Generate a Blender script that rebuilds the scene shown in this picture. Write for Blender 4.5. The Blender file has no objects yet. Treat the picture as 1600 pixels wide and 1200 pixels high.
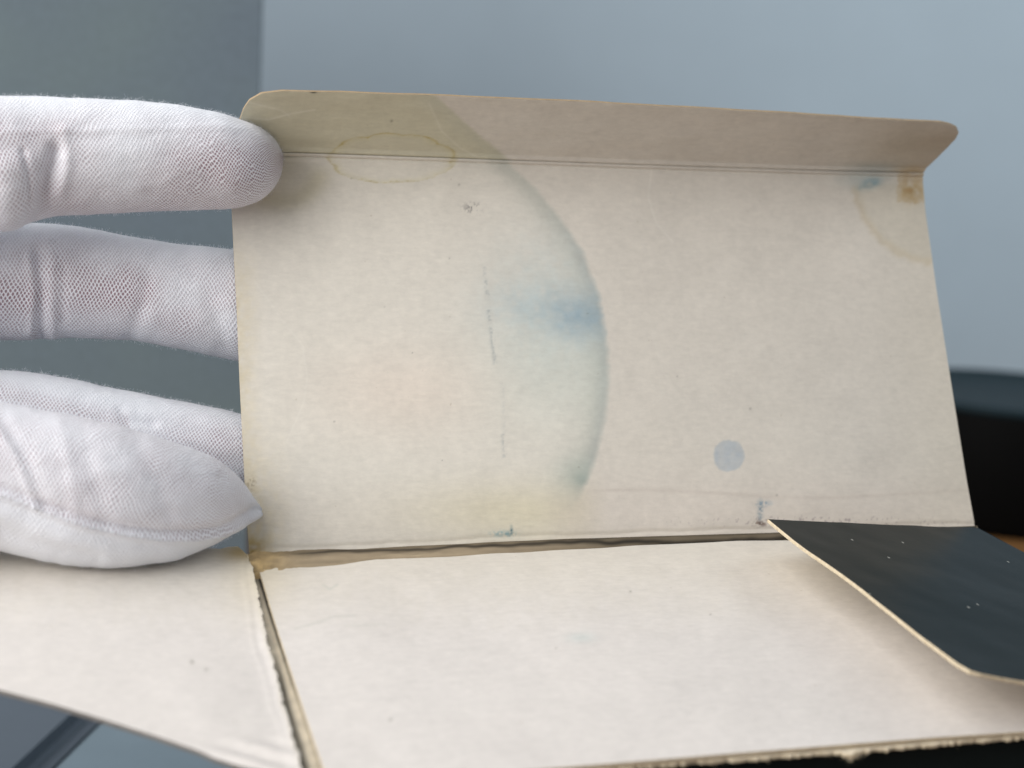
import bpy, math
import numpy as np
from mathutils import Matrix, Vector

S = bpy.context.scene
rng = np.random.default_rng(7)

# ------------------------------------------------------------------ camera
F_PX = 2452.2088                      # focal length in pixels of the 1600 px wide photograph
PITCH, ROLL, CAM_H = math.radians(9.5), math.radians(3.2), 0.148
cam_d = bpy.data.cameras.new("camera")
cam = bpy.data.objects.new("camera", cam_d)
S.collection.objects.link(cam)
S.camera = cam
cam_d.sensor_width = 36
cam_d.lens = F_PX / 1600 * 36
cam_d.clip_start = 0.01
cam_d.clip_end = 20
CAMW = Matrix.Translation((0, 0, CAM_H)) @ Matrix.Rotation(math.pi / 2 - PITCH, 4, 'X') @ Matrix.Rotation(-ROLL * -1, 4, 'Z')
cam.matrix_world = CAMW
cam_d.dof.use_dof = True
cam_d.dof.focus_distance = 0.245
cam_d.dof.aperture_fstop = 18
cam_d.dof.aperture_blades = 0

# ------------------------------------------------------------------ world and lamps
w = bpy.data.worlds.new("World")
S.world = w
w.use_nodes = True
w.node_tree.nodes["Background"].inputs[0].default_value = (0.76, 0.80, 0.87, 1)
w.node_tree.nodes["Background"].inputs[1].default_value = 0.38


def area(name, loc, target, size, power, col, sy=None):
    l = bpy.data.lights.new(name, 'AREA')
    l.shape = 'RECTANGLE'
    l.size = size
    l.size_y = sy or size
    l.energy = power
    l.color = col
    o = bpy.data.objects.new(name, l)
    S.collection.objects.link(o)
    o.location = loc
    o.rotation_euler = (Vector(target) - Vector(loc)).to_track_quat('-Z', 'Y').to_euler()
    return o


area("window_light", (-0.46, 0.06, 0.62), (-0.03, 0.20, 0.08), 0.75, 4.6, (1.0, 0.98, 0.95))
area("front_fill", (-0.40, -0.17, 0.30), (0.0, 0.21, 0.09), 0.35, 2.5, (1.0, 0.985, 0.95))  # added fill from the front left, lifts the panel and glove
area("wall_fill", (0.52, 0.42, 0.52), (0.36, 0.80, 0.22), 0.3, 1.5, (0.88, 0.97, 1.0))  # added lamp, brightens the wall towards the upper right

S.view_settings.view_transform = 'Standard'
S.view_settings.look = 'None'
S.view_settings.exposure = 0
S.view_settings.gamma = 1

# ------------------------------------------------------------------ the box's own frame
# The box was measured in its own frame (x along the back crease, y away from the
# viewer over the bottom panel, z up from it); BOXM puts that frame in the room.
bC = np.array([-0.0346, -0.2157, 0.0979])
bE = (1.26648, -0.08473, -0.30014)


def rot(rx, ry, rz):
    cx, sx, cy, sy, cz, sz = math.cos(rx), math.sin(rx), math.cos(ry), math.sin(ry), math.cos(rz), math.sin(rz)
    return np.array([[cz, -sz, 0], [sz, cz, 0], [0, 0, 1]]) @ np.array([[cy, 0, sy], [0, 1, 0], [-sy, 0, cy]]) @ np.array([[1, 0, 0], [0, cx, -sx], [0, sx, cx]])


bR = rot(*bE)
BOXCAM = Matrix.Translation(Vector(bC)) @ Matrix([list(r) for r in bR]).to_4x4()
BOXM = CAMW @ BOXCAM.inverted()
BM = np.array(BOXM)

LEAN = 0.56725
UP = np.array([0, math.sin(LEAN), math.cos(LEAN)])
NP = np.array([0, -math.cos(LEAN), math.sin(LEAN)])     # towards the viewer
Z = np.array([0, 0, 1.0])
O3 = np.zeros(3)


def hit(px, py, p0, n):
    d = bR @ np.array([(px - 800) / F_PX, -(py - 600) / F_PX, -1.0])
    return bC + d * (((p0 - bC) @ n) / (d @ n))


def pix(P):
    q = (np.asarray(P) - bC) @ bR
    return 800 + F_PX * q[..., 0] / -q[..., 2], 600 - F_PX * q[..., 1] / -q[..., 2]


# ------------------------------------------------------------------ numpy helpers
def vnoise(x, y, seed=0):
    r = np.random.default_rng(seed)
    G = r.random((128, 128))
    xi, yi = np.floor(x).astype(int), np.floor(y).astype(int)
    fx, fy = x - xi, y - yi
    fx, fy = fx * fx * (3 - 2 * fx), fy * fy * (3 - 2 * fy)
    a, b = G[xi % 128, yi % 128], G[(xi + 1) % 128, yi % 128]
    c, d = G[xi % 128, (yi + 1) % 128], G[(xi + 1) % 128, (yi + 1) % 128]
    return (a * (1 - fx) + b * fx) * (1 - fy) + (c * (1 - fx) + d * fx) * fy - 0.5


def fbm(x, y, seed=0, n=4):
    t = 0
    for i in range(n):
        t = t + vnoise(x * 2 ** i + 7.3 * i, y * 2 ** i + 3.1 * i, seed + i) / 2 ** i
    return t


def sm(a, b, x):
    t = np.clip((x - a) / (b - a), 0, 1)
    return t * t * (3 - 2 * t)


def g(x, s):
    return np.exp(-(x / s) ** 2)


def lin(c):
    c = np.asarray(c, float) / 255
    return np.where(c <= 0.04045, c / 12.92, ((c + 0.055) / 1.055) ** 2.4)


def seg_dist(x, y, pts):
    d = np.full(np.shape(x), 1e9)
    side = np.zeros(np.shape(x))
    for (ax, ay), (bx, by) in zip(pts[:-1], pts[1:]):
        dx, dy = bx - ax, by - ay
        t = np.clip(((x - ax) * dx + (y - ay) * dy) / (dx * dx + dy * dy), 0, 1)
        e = np.hypot(x - ax - t * dx, y - ay - t * dy)
        s = np.sign((x - ax) * dy - (y - ay) * dx)
        m = e < d
        side = np.where(m, s, side)
        d = np.minimum(d, e)
    return d, side


# ------------------------------------------------------------------ materials
def mat(name, rough=0.9, spec=0.3):
    m = bpy.data.materials.new(name)
    m.use_nodes = True
    nt = m.node_tree
    b = nt.nodes["Principled BSDF"]
    b.inputs["Roughness"].default_value = rough
    b.inputs["Specular IOR Level"].default_value = spec
    return m, nt, b


def N(nt, t, **k):
    n = nt.nodes.new(t)
    for a, v in k.items():
        setattr(n, a, v)
    return n


def mth(nt, op, a, b=None, c=None):
    n = nt.nodes.new("ShaderNodeMath")
    n.operation = op
    for i, v in enumerate((a, b, c)):
        if v is None:
            continue
        if isinstance(v, (int, float)):
            n.inputs[i].default_value = v
        else:
            nt.links.new(v, n.inputs[i])
    return n.outputs[0]


def mixc(nt, fac, a, b, blend='MIX'):
    n = nt.nodes.new("ShaderNodeMix")
    n.data_type = 'RGBA'
    n.blend_type = blend
    for s, v in ((n.inputs[0], fac), (n.inputs[6], a), (n.inputs[7], b)):
        if isinstance(v, (int, float)):
            s.default_value = v
        elif isinstance(v, (tuple, list, np.ndarray)):
            s.default_value = (*[float(q) for q in v[:3]], 1)
        else:
            nt.links.new(v, s)
    return n.outputs[2]


def noise(nt, co, scale, detail=3, rough=0.6, stretch=None):
    if stretch:
        mp = N(nt, "ShaderNodeMapping")
        mp.inputs["Scale"].default_value = stretch
        nt.links.new(co, mp.inputs[0])
        co = mp.outputs[0]
    n = N(nt, "ShaderNodeTexNoise")
    n.inputs["Scale"].default_value = scale
    n.inputs["Detail"].default_value = detail
    n.inputs["Roughness"].default_value = rough
    nt.links.new(co, n.inputs["Vector"])
    return n.outputs[0]


def bump(nt, h, strength, dist):
    b = N(nt, "ShaderNodeBump")
    b.inputs["Strength"].default_value = strength
    b.inputs["Distance"].default_value = dist
    nt.links.new(h, b.inputs["Height"])
    return b.outputs[0]


def paper_mat():
    m, nt, b = mat("paperboard_inside", 0.88, 0.25)
    at = N(nt, "ShaderNodeAttribute", attribute_name="tone")
    co = N(nt, "ShaderNodeTexCoord").outputs["Object"]
    fib = noise(nt, co, 1500, 3, 0.65, (0.35, 1, 1))
    blot = noise(nt, co, 260, 4, 0.6)
    spk = noise(nt, co, 900, 1, 0.5)
    v = mth(nt, 'MULTIPLY_ADD', fib, 0.20, 0.90)
    v2 = mth(nt, 'MULTIPLY_ADD', blot, 0.10, 0.95)
    v = mth(nt, 'MULTIPLY', v, v2)
    mid = noise(nt, co, 800, 2, 0.7)
    v = mth(nt, 'MULTIPLY', v, mth(nt, 'MULTIPLY_ADD', mid, 0.12, 0.94))
    rp = N(nt, "ShaderNodeValToRGB")
    rp.color_ramp.elements[0].position = 0.10
    rp.color_ramp.elements[0].color = (0.72, 0.68, 0.62, 1)
    rp.color_ramp.elements[1].position = 0.22
    rp.color_ramp.elements[1].color = (1, 1, 1, 1)
    nt.links.new(spk, rp.inputs[0])
    c = mixc(nt, 1.0, at.outputs["Color"], rp.outputs[0], 'MULTIPLY')
    cb = N(nt, "ShaderNodeCombineXYZ")
    for i in range(3):
        nt.links.new(v, cb.inputs[i])
    c = mixc(nt, 1.0, c, cb.outputs[0], 'MULTIPLY')
    nt.links.new(c, b.inputs["Base Color"])
    h = mth(nt, 'ADD', fib, mth(nt, 'MULTIPLY', blot, 0.8))
    nt.links.new(bump(nt, h, 0.55, 0.00008), b.inputs["Normal"])
    return m


def edge_mat():
    m, nt, b = mat("raw_board_edge", 0.95, 0.1)
    co = N(nt, "ShaderNodeTexCoord").outputs["Object"]
    n = noise(nt, co, 1400, 4, 0.7)
    c = mixc(nt, n, lin((172, 152, 122)), lin((238, 226, 200)))
    nt.links.new(c, b.inputs["Base Color"])
    nt.links.new(bump(nt, n, 0.8, 0.0002), b.inputs["Normal"])
    return m


def coat_mat():
    m, nt, b = mat("dark_coated_outside", 0.34, 0.5)
    b.inputs["IOR"].default_value = 1.14
    co = N(nt, "ShaderNodeTexCoord").outputs["Object"]
    n = noise(nt, co, 300, 4, 0.6)
    v = N(nt, "ShaderNodeTexVoronoi")
    v.voronoi_dimensions = "2D"
    v.inputs["Scale"].default_value = 400
    mp = N(nt, "ShaderNodeMapping")
    mp.inputs["Scale"].default_value = (1, 0.55, 1)
    nt.links.new(co, mp.inputs[0])
    nt.links.new(mp.outputs[0], v.inputs["Vector"])
    cr = N(nt, "ShaderNodeSeparateColor")
    nt.links.new(v.outputs["Color"], cr.inputs[0])
    pick = mth(nt, 'GREATER_THAN', cr.outputs[0], 0.95)
    near = mth(nt, 'LESS_THAN', v.outputs["Distance"], 0.07)
    dust = mth(nt, 'MULTIPLY', mth(nt, 'MULTIPLY', pick, near), 0.6)
    base = mixc(nt, n, (0.006, 0.010, 0.010), (0.010, 0.016, 0.018))
    scf = noise(nt, co, 90, 5, 0.7)
    base = mixc(nt, mth(nt, 'MULTIPLY', scf, 0.3), base, (0.020, 0.022, 0.020))
    nt.links.new(mixc(nt, dust, base, (0.5, 0.5, 0.45)), b.inputs["Base Color"])
    nt.links.new(mth(nt, 'MULTIPLY_ADD', n, 0.04, 0.30), b.inputs["Roughness"])
    nt.links.new(bump(nt, noise(nt, co, 700, 3, 0.6), 0.25, 0.00005), b.inputs["Normal"])
    return m


def glove_mat():
    m, nt, b = mat("white_cotton_knit", 0.95, 0.15)
    at = N(nt, "ShaderNodeAttribute", attribute_name="knit")      # x: along, y: around, z: unused (metres)
    thin = N(nt, "ShaderNodeAttribute", attribute_name="thin").outputs["Fac"]
    co = N(nt, "ShaderNodeTexCoord").outputs["Object"]
    wob = N(nt, "ShaderNodeTexNoise")
    wob.inputs["Scale"].default_value = 180
    wob.inputs["Detail"].default_value = 2
    nt.links.new(co, wob.inputs["Vector"])
    wv = N(nt, "ShaderNodeVectorMath", operation='MULTIPLY_ADD')
    nt.links.new(wob.outputs["Color"], wv.inputs[0])
    wv.inputs[1].default_value = (0.0018, 0.0018, 0)
    nt.links.new(at.outputs["Vector"], wv.inputs[2])
    sp = N(nt, "ShaderNodeSeparateXYZ")
    nt.links.new(wv.outputs[0], sp.inputs[0])
    a = mth(nt, 'MULTIPLY', sp.outputs[0], math.pi / 0.00057)
    c = mth(nt, 'MULTIPLY', sp.outputs[1], math.pi / 0.00100)
    p = mth(nt, 'COSINE', mth(nt, 'ADD', a, c))
    q = mth(nt, 'COSINE', mth(nt, 'SUBTRACT', a, c))
    lat = mth(nt, 'ABSOLUTE', mth(nt, 'MULTIPLY', p, q))
    hole = N(nt, "ShaderNodeMapRange", interpolation_type='SMOOTHSTEP')
    hole.inputs[1].default_value = 0.22
    hole.inputs[2].default_value = 0.72
    nt.links.new(lat, hole.inputs[0])
    fz = noise(nt, co, 2600, 3, 0.7)
    big = noise(nt, co, 120, 2, 0.5)
    hm = mth(nt, 'MULTIPLY', hole.outputs[0], thin)
    hm = mth(nt, 'MULTIPLY', hm, mth(nt, 'MULTIPLY_ADD', fz, 0.7, 0.65))
    skin = mth(nt, 'MULTIPLY', thin, 0.22)
    base = mixc(nt, skin, (0.91, 0.93, 0.98), (0.79, 0.68, 0.73))
    base = mixc(nt, mth(nt, 'MINIMUM', hm, 1.0), base, (0.30, 0.19, 0.22))
    base = mixc(nt, mth(nt, 'MULTIPLY', mth(nt, 'SUBTRACT', 1.0, thin), mth(nt, 'MULTIPLY', fz, 0.22)), base, (0.55, 0.56, 0.64))
    nt.links.new(base, b.inputs["Base Color"])
    b.inputs["Sheen Weight"].default_value = 0.25
    b.inputs["Sheen Roughness"].default_value = 0.6
    h = mth(nt, 'SUBTRACT', mth(nt, 'MULTIPLY', fz, 0.7), hole.outputs[0])
    h = mth(nt, 'ADD', h, mth(nt, 'MULTIPLY', big, 1.5))
    nt.links.new(bump(nt, h, 0.6, 0.00012), b.inputs["Normal"])
    return m


def plain(name, col, rough, nscale=60, amt=0.15, bs=0.1, spec=0.4, bd=0.0005):
    m, nt, b = mat(name, rough, spec)
    co = N(nt, "ShaderNodeTexCoord").outputs["Object"]
    n = noise(nt, co, nscale, 5, 0.65)
    col = np.asarray(col)
    nt.links.new(mixc(nt, n, col * (1 - amt), np.minimum(col * (1 + amt), 1)), b.inputs["Base Color"])
    nt.links.new(bump(nt, n, bs, bd), b.inputs["Normal"])
    return m


def wood_mat():
    m, nt, b = mat("brown_wood", 0.45, 0.4)
    co = N(nt, "ShaderNodeTexCoord").outputs["Object"]
    n = noise(nt, co, 14, 6, 0.65, (1, 12, 1))
    n2 = noise(nt, co, 60, 4, 0.6, (1, 10, 1))
    c = mixc(nt, n, (0.13, 0.055, 0.018), (0.34, 0.17, 0.06))
    c = mixc(nt, mth(nt, 'MULTIPLY', n2, 0.4), c, (0.08, 0.035, 0.012))
    nt.links.new(c, b.inputs["Base Color"])
    nt.links.new(bump(nt, n2, 0.2, 0.0004), b.inputs["Normal"])
    return m


M_PAPER, M_EDGE, M_COAT, M_GLOVE = paper_mat(), edge_mat(), coat_mat(), glove_mat()


# ------------------------------------------------------------------ object helpers
def link_mesh(name, verts, faces, mats, parent=None, smooth=True, mat_idx=None):
    me = bpy.data.meshes.new(name)
    verts = np.asarray(verts, float)
    me.from_pydata(verts.tolist() if len(verts) < 1 else [tuple(v) for v in verts], [], [tuple(f) for f in faces])
    for m in mats:
        me.materials.append(m)
    if mat_idx is not None:
        me.polygons.foreach_set("material_index", np.asarray(mat_idx, np.int32))
    me.polygons.foreach_set("use_smooth", np.full(len(me.polygons), smooth))
    me.update()
    o = bpy.data.objects.new(name, me)
    S.collection.objects.link(o)
    if parent:
        o.parent = parent
    return o


def tag(o, label=None, cat=None, kind=None, group=None):
    for k, v in (("label", label), ("category", cat), ("kind", kind), ("group", group)):
        if v:
            o[k] = v
    return o


def empty(name, M=None):
    e = bpy.data.objects.new(name, None)
    e.empty_display_size = 0.02
    S.collection.objects.link(e)
    if M is not None:
        e.matrix_world = M
    return e


def curve(pts, n, jag=None):
    """n points along a polyline, evenly spaced by length"""
    pts = np.asarray(pts, float)
    L = np.r_[0, np.cumsum(np.hypot(*np.diff(pts, axis=0).T))]
    t = np.linspace(0, L[-1], n)
    return np.stack([np.interp(t, L, pts[:, i]) for i in range(pts.shape[1])], 1)


def coons(bot, right, top, left, nu, nv):
    """bot,top run left->right; left,right run bottom->top; returns (nu,nv,k)"""
    b, t, l, r = curve(bot, nu), curve(top, nu), curve(left, nv), curve(right, nv)
    u = np.linspace(0, 1, nu)[:, None, None]
    v = np.linspace(0, 1, nv)[None, :, None]
    return ((1 - v) * b[:, None] + v * t[:, None] + (1 - u) * l[None] + u * r[None]
            - ((1 - u) * (1 - v) * b[0] + u * (1 - v) * b[-1] + (1 - u) * v * t[0] + u * v * t[-1]))


def sheet(name, P, nrm, thick, front, back, parent, tone=None, rag=0.0, rim_mat=None):
    """a board: P (nu,nv,3) front surface, nrm unit normal of the front, real thickness behind it"""
    nu, nv, _ = P.shape
    rim = list(range(0, (nu - 1) * nv, nv)) + [(nu - 1) * nv + j for j in range(nv - 1)] + \
        [i * nv + nv - 1 for i in range(nu - 1, 0, -1)] + [j for j in range(nv - 1, 0, -1)]
    V = P.reshape(-1, 3)
    idx = np.arange(nu * nv).reshape(nu, nv)
    a, b, c, d = idx[:-1, :-1].ravel(), idx[1:, :-1].ravel(), idx[1:, 1:].ravel(), idx[:-1, 1:].ravel()
    ff = np.stack([a, b, c, d], 1)
    fn = np.cross(V[ff[0, 1]] - V[ff[0, 0]], V[ff[0, 2]] - V[ff[0, 0]])
    flip = fn @ nrm < 0
    if flip:
        ff = ff[:, ::-1]
    # back sheet: coarse copy of the front, pushed back
    B = V[rim] - nrm * thick
    n0 = len(V)
    r = len(rim)
    mid = V[rim] - nrm * thick * 0.5
    k = np.arange(r)
    if rag:
        cen = V.mean(0)
        out = V[rim] - cen
        out = out - (out @ nrm)[:, None] * nrm
        out /= np.linalg.norm(out, axis=1)[:, None]
        mid = mid + out * (rag * (0.5 + rng.random(r)))[:, None]
    verts = [V, V[rim], mid, B]
    o1, o2, o3 = n0, n0 + r, n0 + 2 * r
    kk = (k + 1) % r
    s1 = np.stack([o1 + k, o2 + k, o2 + kk, o1 + kk], 1)
    s2 = np.stack([o2 + k, o3 + k, o3 + kk, o2 + kk], 1)
    if flip:
        s1, s2 = s1[:, ::-1], s2[:, ::-1]
    # back faces: coarse grid
    bi = np.unique(np.r_[np.arange(0, nu, max(1, nu // 60)), nu - 1])
    bj = np.unique(np.r_[np.arange(0, nv, max(1, nv // 30)), nv - 1])
    BP = P[np.ix_(bi, bj)].reshape(-1, 3) - nrm * thick
    o4 = o3 + r
    ib = np.arange(len(bi) * len(bj)).reshape(len(bi), len(bj)) + o4
    bf = np.stack([ib[:-1, :-1].ravel(), ib[:-1, 1:].ravel(), ib[1:, 1:].ravel(), ib[1:, :-1].ravel()], 1)
    if flip:
        bf = bf[:, ::-1]
    verts.append(BP)
    verts = np.concatenate(verts)
    faces = np.concatenate([ff, s1, s2, bf])
    mi = np.r_[np.zeros(len(ff)), np.ones(len(s1) + len(s2)), np.full(len(bf), 2)].astype(int)
    me = bpy.data.meshes.new(name)
    me.vertices.add(len(verts))
    me.vertices.foreach_set("co", verts.ravel())
    me.loops.add(faces.size)
    me.loops.foreach_set("vertex_index", faces.ravel().astype(np.int32))
    me.polygons.add(len(faces))
    me.polygons.foreach_set("loop_start", np.arange(0, faces.size, 4, dtype=np.int32))
    me.polygons.foreach_set("material_index", mi.astype(np.int32))
    me.polygons.foreach_set("use_smooth", np.ones(len(faces), bool))
    me.update(calc_edges=True)
    for m in (front, rim_mat or M_EDGE, back):
        me.materials.append(m)
    if tone is not None:
        at = me.attributes.new("tone", 'FLOAT_COLOR', 'POINT')
        col = np.ones((len(verts), 4))
        col[:, :3] = lin((215, 205, 185))
        col[:n0, :3] = tone.reshape(-1, 3)
        at.data.foreach_set("color", col.ravel())
    o = bpy.data.objects.new(name, me)
    S.collection.objects.link(o)
    o.parent = parent
    return o


def onplane(PX, p0, n):
    sh = PX.shape[:2]
    x, y = PX[..., 0].ravel(), PX[..., 1].ravel()
    d = np.stack([(x - 800) / F_PX, -(y - 600) / F_PX, -np.ones_like(x)], 1) @ bR.T
    t = ((p0 - bC) @ n) / (d @ n)
    return (bC + d * t[:, None]).reshape(*sh, 3)


# ------------------------------------------------------------------ marks on the board (measured on the board's faces)
DISC = np.array([(683, 150), (716, 181), (756, 217), (789, 242), (801, 262), (837, 295), (878, 347), (910, 396), (935, 469),
                 (947, 546), (948, 600), (943, 660), (932, 712), (912, 765), (890, 815), (860, 870)], float)


def stains_and_shadow(x, y, flap=False):
    nz = fbm(x / 9, y / 9, 3)
    nz2 = fbm(x / 60, y / 60, 11)
    tone = np.zeros(x.shape + (3,)) + np.array([223, 217, 206.])
    xe = np.interp(y, DISC[:, 1], DISC[:, 0]) + nz * 3
    d = xe - x
    ins = sm(-5, 8, d)
    fade = 1 - sm(725, 815, y)
    right = np.array([217, 210, 199.])
    tone = tone * (ins * fade)[..., None] + right * (1 - ins * fade)[..., None]
    if flap:
        tone = tone * 0 + right * (1 - ins)[..., None] + np.array([206, 201, 178.]) * ins[..., None]

    def put(amount, col):
        nonlocal tone
        a = np.clip(amount, 0, 1)[..., None]
        tone = tone * (1 - a) + np.asarray(col, float) * a

    # tide line of the big wet stain
    put(ins * fade * g(np.maximum(d - 2, 0), 34) * (0.55 if not flap else 0.25) * sm(140, 260, y + (200 if flap else 0)), (176, 178, 168))
    if not flap:
        put(ins * g(np.maximum(d - 4, 0), 13) * 0.22 * fade * sm(300, 420, y), (140, 145, 150))
        # blue bleed
        put(ins * g(x - 850, 90) * g(y - 480, 110) * 0.30 * (1 + nz * .5), (172, 194, 198))
        put(ins * g(x - 905, 50) * g(y - 500, 36) * 0.66 * (1 + nz * 0.4), (138, 162, 178))
        put(ins * g(x - 820, 60) * g(y - 480, 30) * 0.22 * (1 + nz * .5), (156, 182, 196))
        put(ins * g(x - 905, 40) * g(y - 745, 32) * 0.5, (160, 176, 168))
        put(ins * g(x - 910, 14) * g(y - 752, 10) * 0.4, (120, 140, 140))
        put(g(x - 880, 150) * g(y - 590, 90) * ins * 0.25, (196, 210, 200))
        # warm foxing
        put(g(x - 640, 140) * g(y - 610, 70) * 0.30, (226, 204, 188))
        put(g(x - 820, 170) * g(y - 800, 45) * 0.45 * (1 - sm(900, 960, x)), (206, 196, 160))
        put(sm(830, 900, x) * g(y - 800, 60) * 0.25, (206, 192, 184))
        put(g(y - (772 + 6 * np.sin(x / 90)), 3.0) * sm(900, 960, x) * 0.16, (170, 155, 145))
        put((1 - sm(-10, 45, x - 372)) * sm(330, 500, y) * 0.45 * (1 + nz), (204, 190, 158))
        put((1 - sm(5, 95, x - 380)) * sm(600, 860, y) * 0.4 * (1 + nz), (212, 196, 158))
        put(g(x - 385, 30) * g(y - 865, 22) * 0.8 * (1 + nz), (176, 146, 88))
        put(sm(0, 1, (x - 1330) / 200) * 0.25, (208, 200, 178))
        put(g(x - 430, 45) * g(y - 255, 60) * 0.3, (206, 198, 160))
        # thumb's shadow painted as a darker halo near its tip
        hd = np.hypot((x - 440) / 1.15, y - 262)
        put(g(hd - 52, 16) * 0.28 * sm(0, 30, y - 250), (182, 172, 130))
        # blue round dot
        dd = np.hypot(x - 1137, y - 713) + nz * 3
        put((1 - sm(22, 26.5, dd)) * (0.62 + 0.25 * nz), (170, 180, 189))
        # ink offsets
        sp = fbm(x / 3.1, y / 3.3, 21, 2)
        put(g(x - 787, 17) * g(y - 834, 4.5) * sm(-0.5, 0.5, sp) * 0.8, (112, 150, 160))
        put(g(x - 799, 2.5) * g(y - 830, 7) * sm(-0.5, 0.5, sp) * 0.9, (72, 100, 110))
        put(g(x - 1193, 10) * g(y - 787, 4) * sm(-0.5, 0.5, sp) * 0.9, (92, 128, 158))
        put(g(x - 1188, 4) * g(y - 800, 15) * sm(-0.5, 0.5, sp) * 0.8, (88, 112, 132))
        put(g(x - 1188, 10) * g(y - 818, 4) * sm(-0.1, 0.2, sp) * 0.8, (90, 70, 60))
        put(g(x - 1357, 16) * g(y - 288 - (1357 - x) * 0.25, 7) * (0.75 + nz), (112, 148, 166))
        put(g(x - 1352, 40) * g(y - 280, 14) * 0.35, (150, 170, 172))
        # corner: brown glue patch and tide arc
        cd = ((x - 1404) > -3 + 5 * nz) * ((y - (312 + 8 * nz) + (1440 - x) * .08) < 5)
        put(cd * 0.35 * (1 + nz), (190, 164, 120))
        put(g(np.hypot(x - 1424, y - 300), 15) * (0.5 + nz), (166, 132, 84))
        arc = np.hypot((x - 1462) * 1.0, (y - 283) * 1.0) + nz * 5
        put(g(arc - 126, 6) * 0.24 * sm(285, 300, y), (182, 160, 116))
        put((1 - sm(118, 128, arc)) * 0.22 * sm(280, 292, y), (192, 184, 160))
        # dotted pencil-like rubs
        for x0, y0, x1, y1, al in ((754, 418, 760, 470, .35), (761, 485, 770, 572, .7), (757, 440, 759, 462, .35), (783, 680, 786, 716, .55), (783, 600, 785, 680, .18)):
            xl = x0 + (x1 - x0) * (y - y0) / (y1 - y0)
            put((y > y0) * (y < y1) * g(x - xl - 3 * sp, 3.0) * sm(-0.5, 0.5, sp) * al * 0.5, (122, 132, 138))
        put(g(x - 738, 12) * g(y - 326, 7) * sm(0.02, 0.2, sp) * 0.8, (105, 100, 100))
        put(g(x - 1290, 200) * g(y - 815, 8) * sm(0.32, 0.42, sp) * 0.5, (120, 105, 112))
        put(g(x - 392, 7) * g(y - 756, 10) * sm(0.1, 0.2, sp) * 0.4, (110, 90, 60))
        for px, py, r in ((717, 289, 2.0), (522, 659, 1.8), (1213, 774, 2.0), (701, 405, 1.4), (643, 553, 1.3), (549, 279, 1.2), (1170, 640, 2.2), (1055, 590, 1.5), (600, 480, 1.1), (690, 720, 1.2)):
            put(g(np.hypot(x - px, y - py), r * 0.8) * 0.42, (110, 104, 98))
    else:
        put(g(np.abs(y - (232 + 0 * x)), 40) * sm(1290, 1440, x) * 0.4, (176, 164, 140))
        put(g(x - 1370, 50) * g(y - 262, 9) * 0.35, (140, 156, 158))
        put(g(x - 1425, 26) * g(y - 268, 8) * 0.6, (172, 140, 92))
        put(g(x - 490, 4.5) * g(y - 142, 2.6) * 1.0, (20, 18, 16))
        put(g(np.hypot(x - 612, y - 190), 2) * 0.5, (110, 105, 90))
    # the small oval water mark across the crease
    ex, ey = (x - 612) / 98, (y - 247) / 38
    r = np.hypot(ex, ey)
    ang = np.arctan2(ey, ex)
    rr = r + 0.05 * np.sin(ang * 9 + 1) * (0.5 + nz) + nz * 0.07
    put(g((rr - 1.0) * 1.0, 0.030) * (0.30 + nz * 0.7) * (1 - 0.7 * g(ang - 0.5, .3)), (178, 158, 96))
    put(g(np.minimum(rr - 1.0, 0), 0.12) * 0.22 * (rr < 1.02), (198, 188, 136))
    put((rr < 1) * 0.3 * (1 if not flap else .3), (226, 220, 206))
    # pale scratches and hairs
    for pts, al in ((((398, 440), (440, 500), (472, 540), (480, 590), (474, 630), (448, 690)), .3), (((1018, 262), (1012, 310), (1024, 350), (1050, 380)), .4),
                    (((378, 182), (420, 186), (452, 178), (492, 172)), .5), (((388, 160), (440, 172), (452, 181)), .35), (((980, 330), (1060, 372), (1130, 392)), .14),
                    (((670, 160), (690, 205), (720, 232), (758, 250)), .35), (((1130, 640), (1150, 560), (1142, 500)), .12), (((1015, 520), (1032, 580), (1070, 640)), .10)):
        dd, _ = seg_dist(x, y, pts)
        put(g(dd, 1.5) * al * 0.6, (242, 238, 228))
    tone = tone * (1 + 0.018 * nz2[..., None] + 0.012 * nz[..., None])
    return lin(np.clip(tone, 0, 250))


def stains_bottom(x, y):
    nz = fbm(x / 14, y / 14, 31)
    nz2 = fbm(x / 90, y / 90, 41)
    tone = np.zeros(x.shape + (3,)) + np.array([216, 210, 205.])

    def put(amount, col):
        nonlocal tone
        a = np.clip(amount, 0, 1)[..., None]
        tone = tone * (1 - a) + np.asarray(col, float) * a
    put((1 - sm(860, 1010, y + 20 * nz)) * 0.6, (212, 204, 190))
    put(g(x - 405, 50) * g(y - 900, 60) * 0.4, (206, 192, 160))
    put(g(x - 908, 22) * g(y - 998, 8) * 0.22, (170, 196, 196))
    dd, _ = seg_dist(x, y, ((462, 982), (500, 972), (520, 964), (555, 962)))
    put(g(dd, 2.2) * 0.22, (176, 176, 166))
    dd, _ = seg_dist(x, y, ((505, 914), (515, 921), (527, 914)))
    put(g(dd, 1.6) * 0.3, (176, 180, 170))
    dd, _ = seg_dist(x, y, ((540, 978), (600, 974)))
    put(g(dd, 3) * 0.15, (180, 180, 170))
    for px, py, r in ((985, 925, 1.8), (1110, 960, 1.5), (869, 1014, 1.5), (610, 1125, 2.5), (322, 1046, 2), (300, 1034, 3)):
        put(g(np.hypot(x - px, y - py), r) * 0.5, (120, 115, 105))
    tone = tone * (1 + 0.02 * nz2[..., None] + 0.01 * nz[..., None])
    return lin(np.clip(tone, 0, 250))


# ------------------------------------------------------------------ the unfolded box
box = empty("cardboard_box", BOXM)
tag(box, "old opened cardboard box with water-stained cream inside and dark coated outside, held by the glove", "cardboard box")

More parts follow.
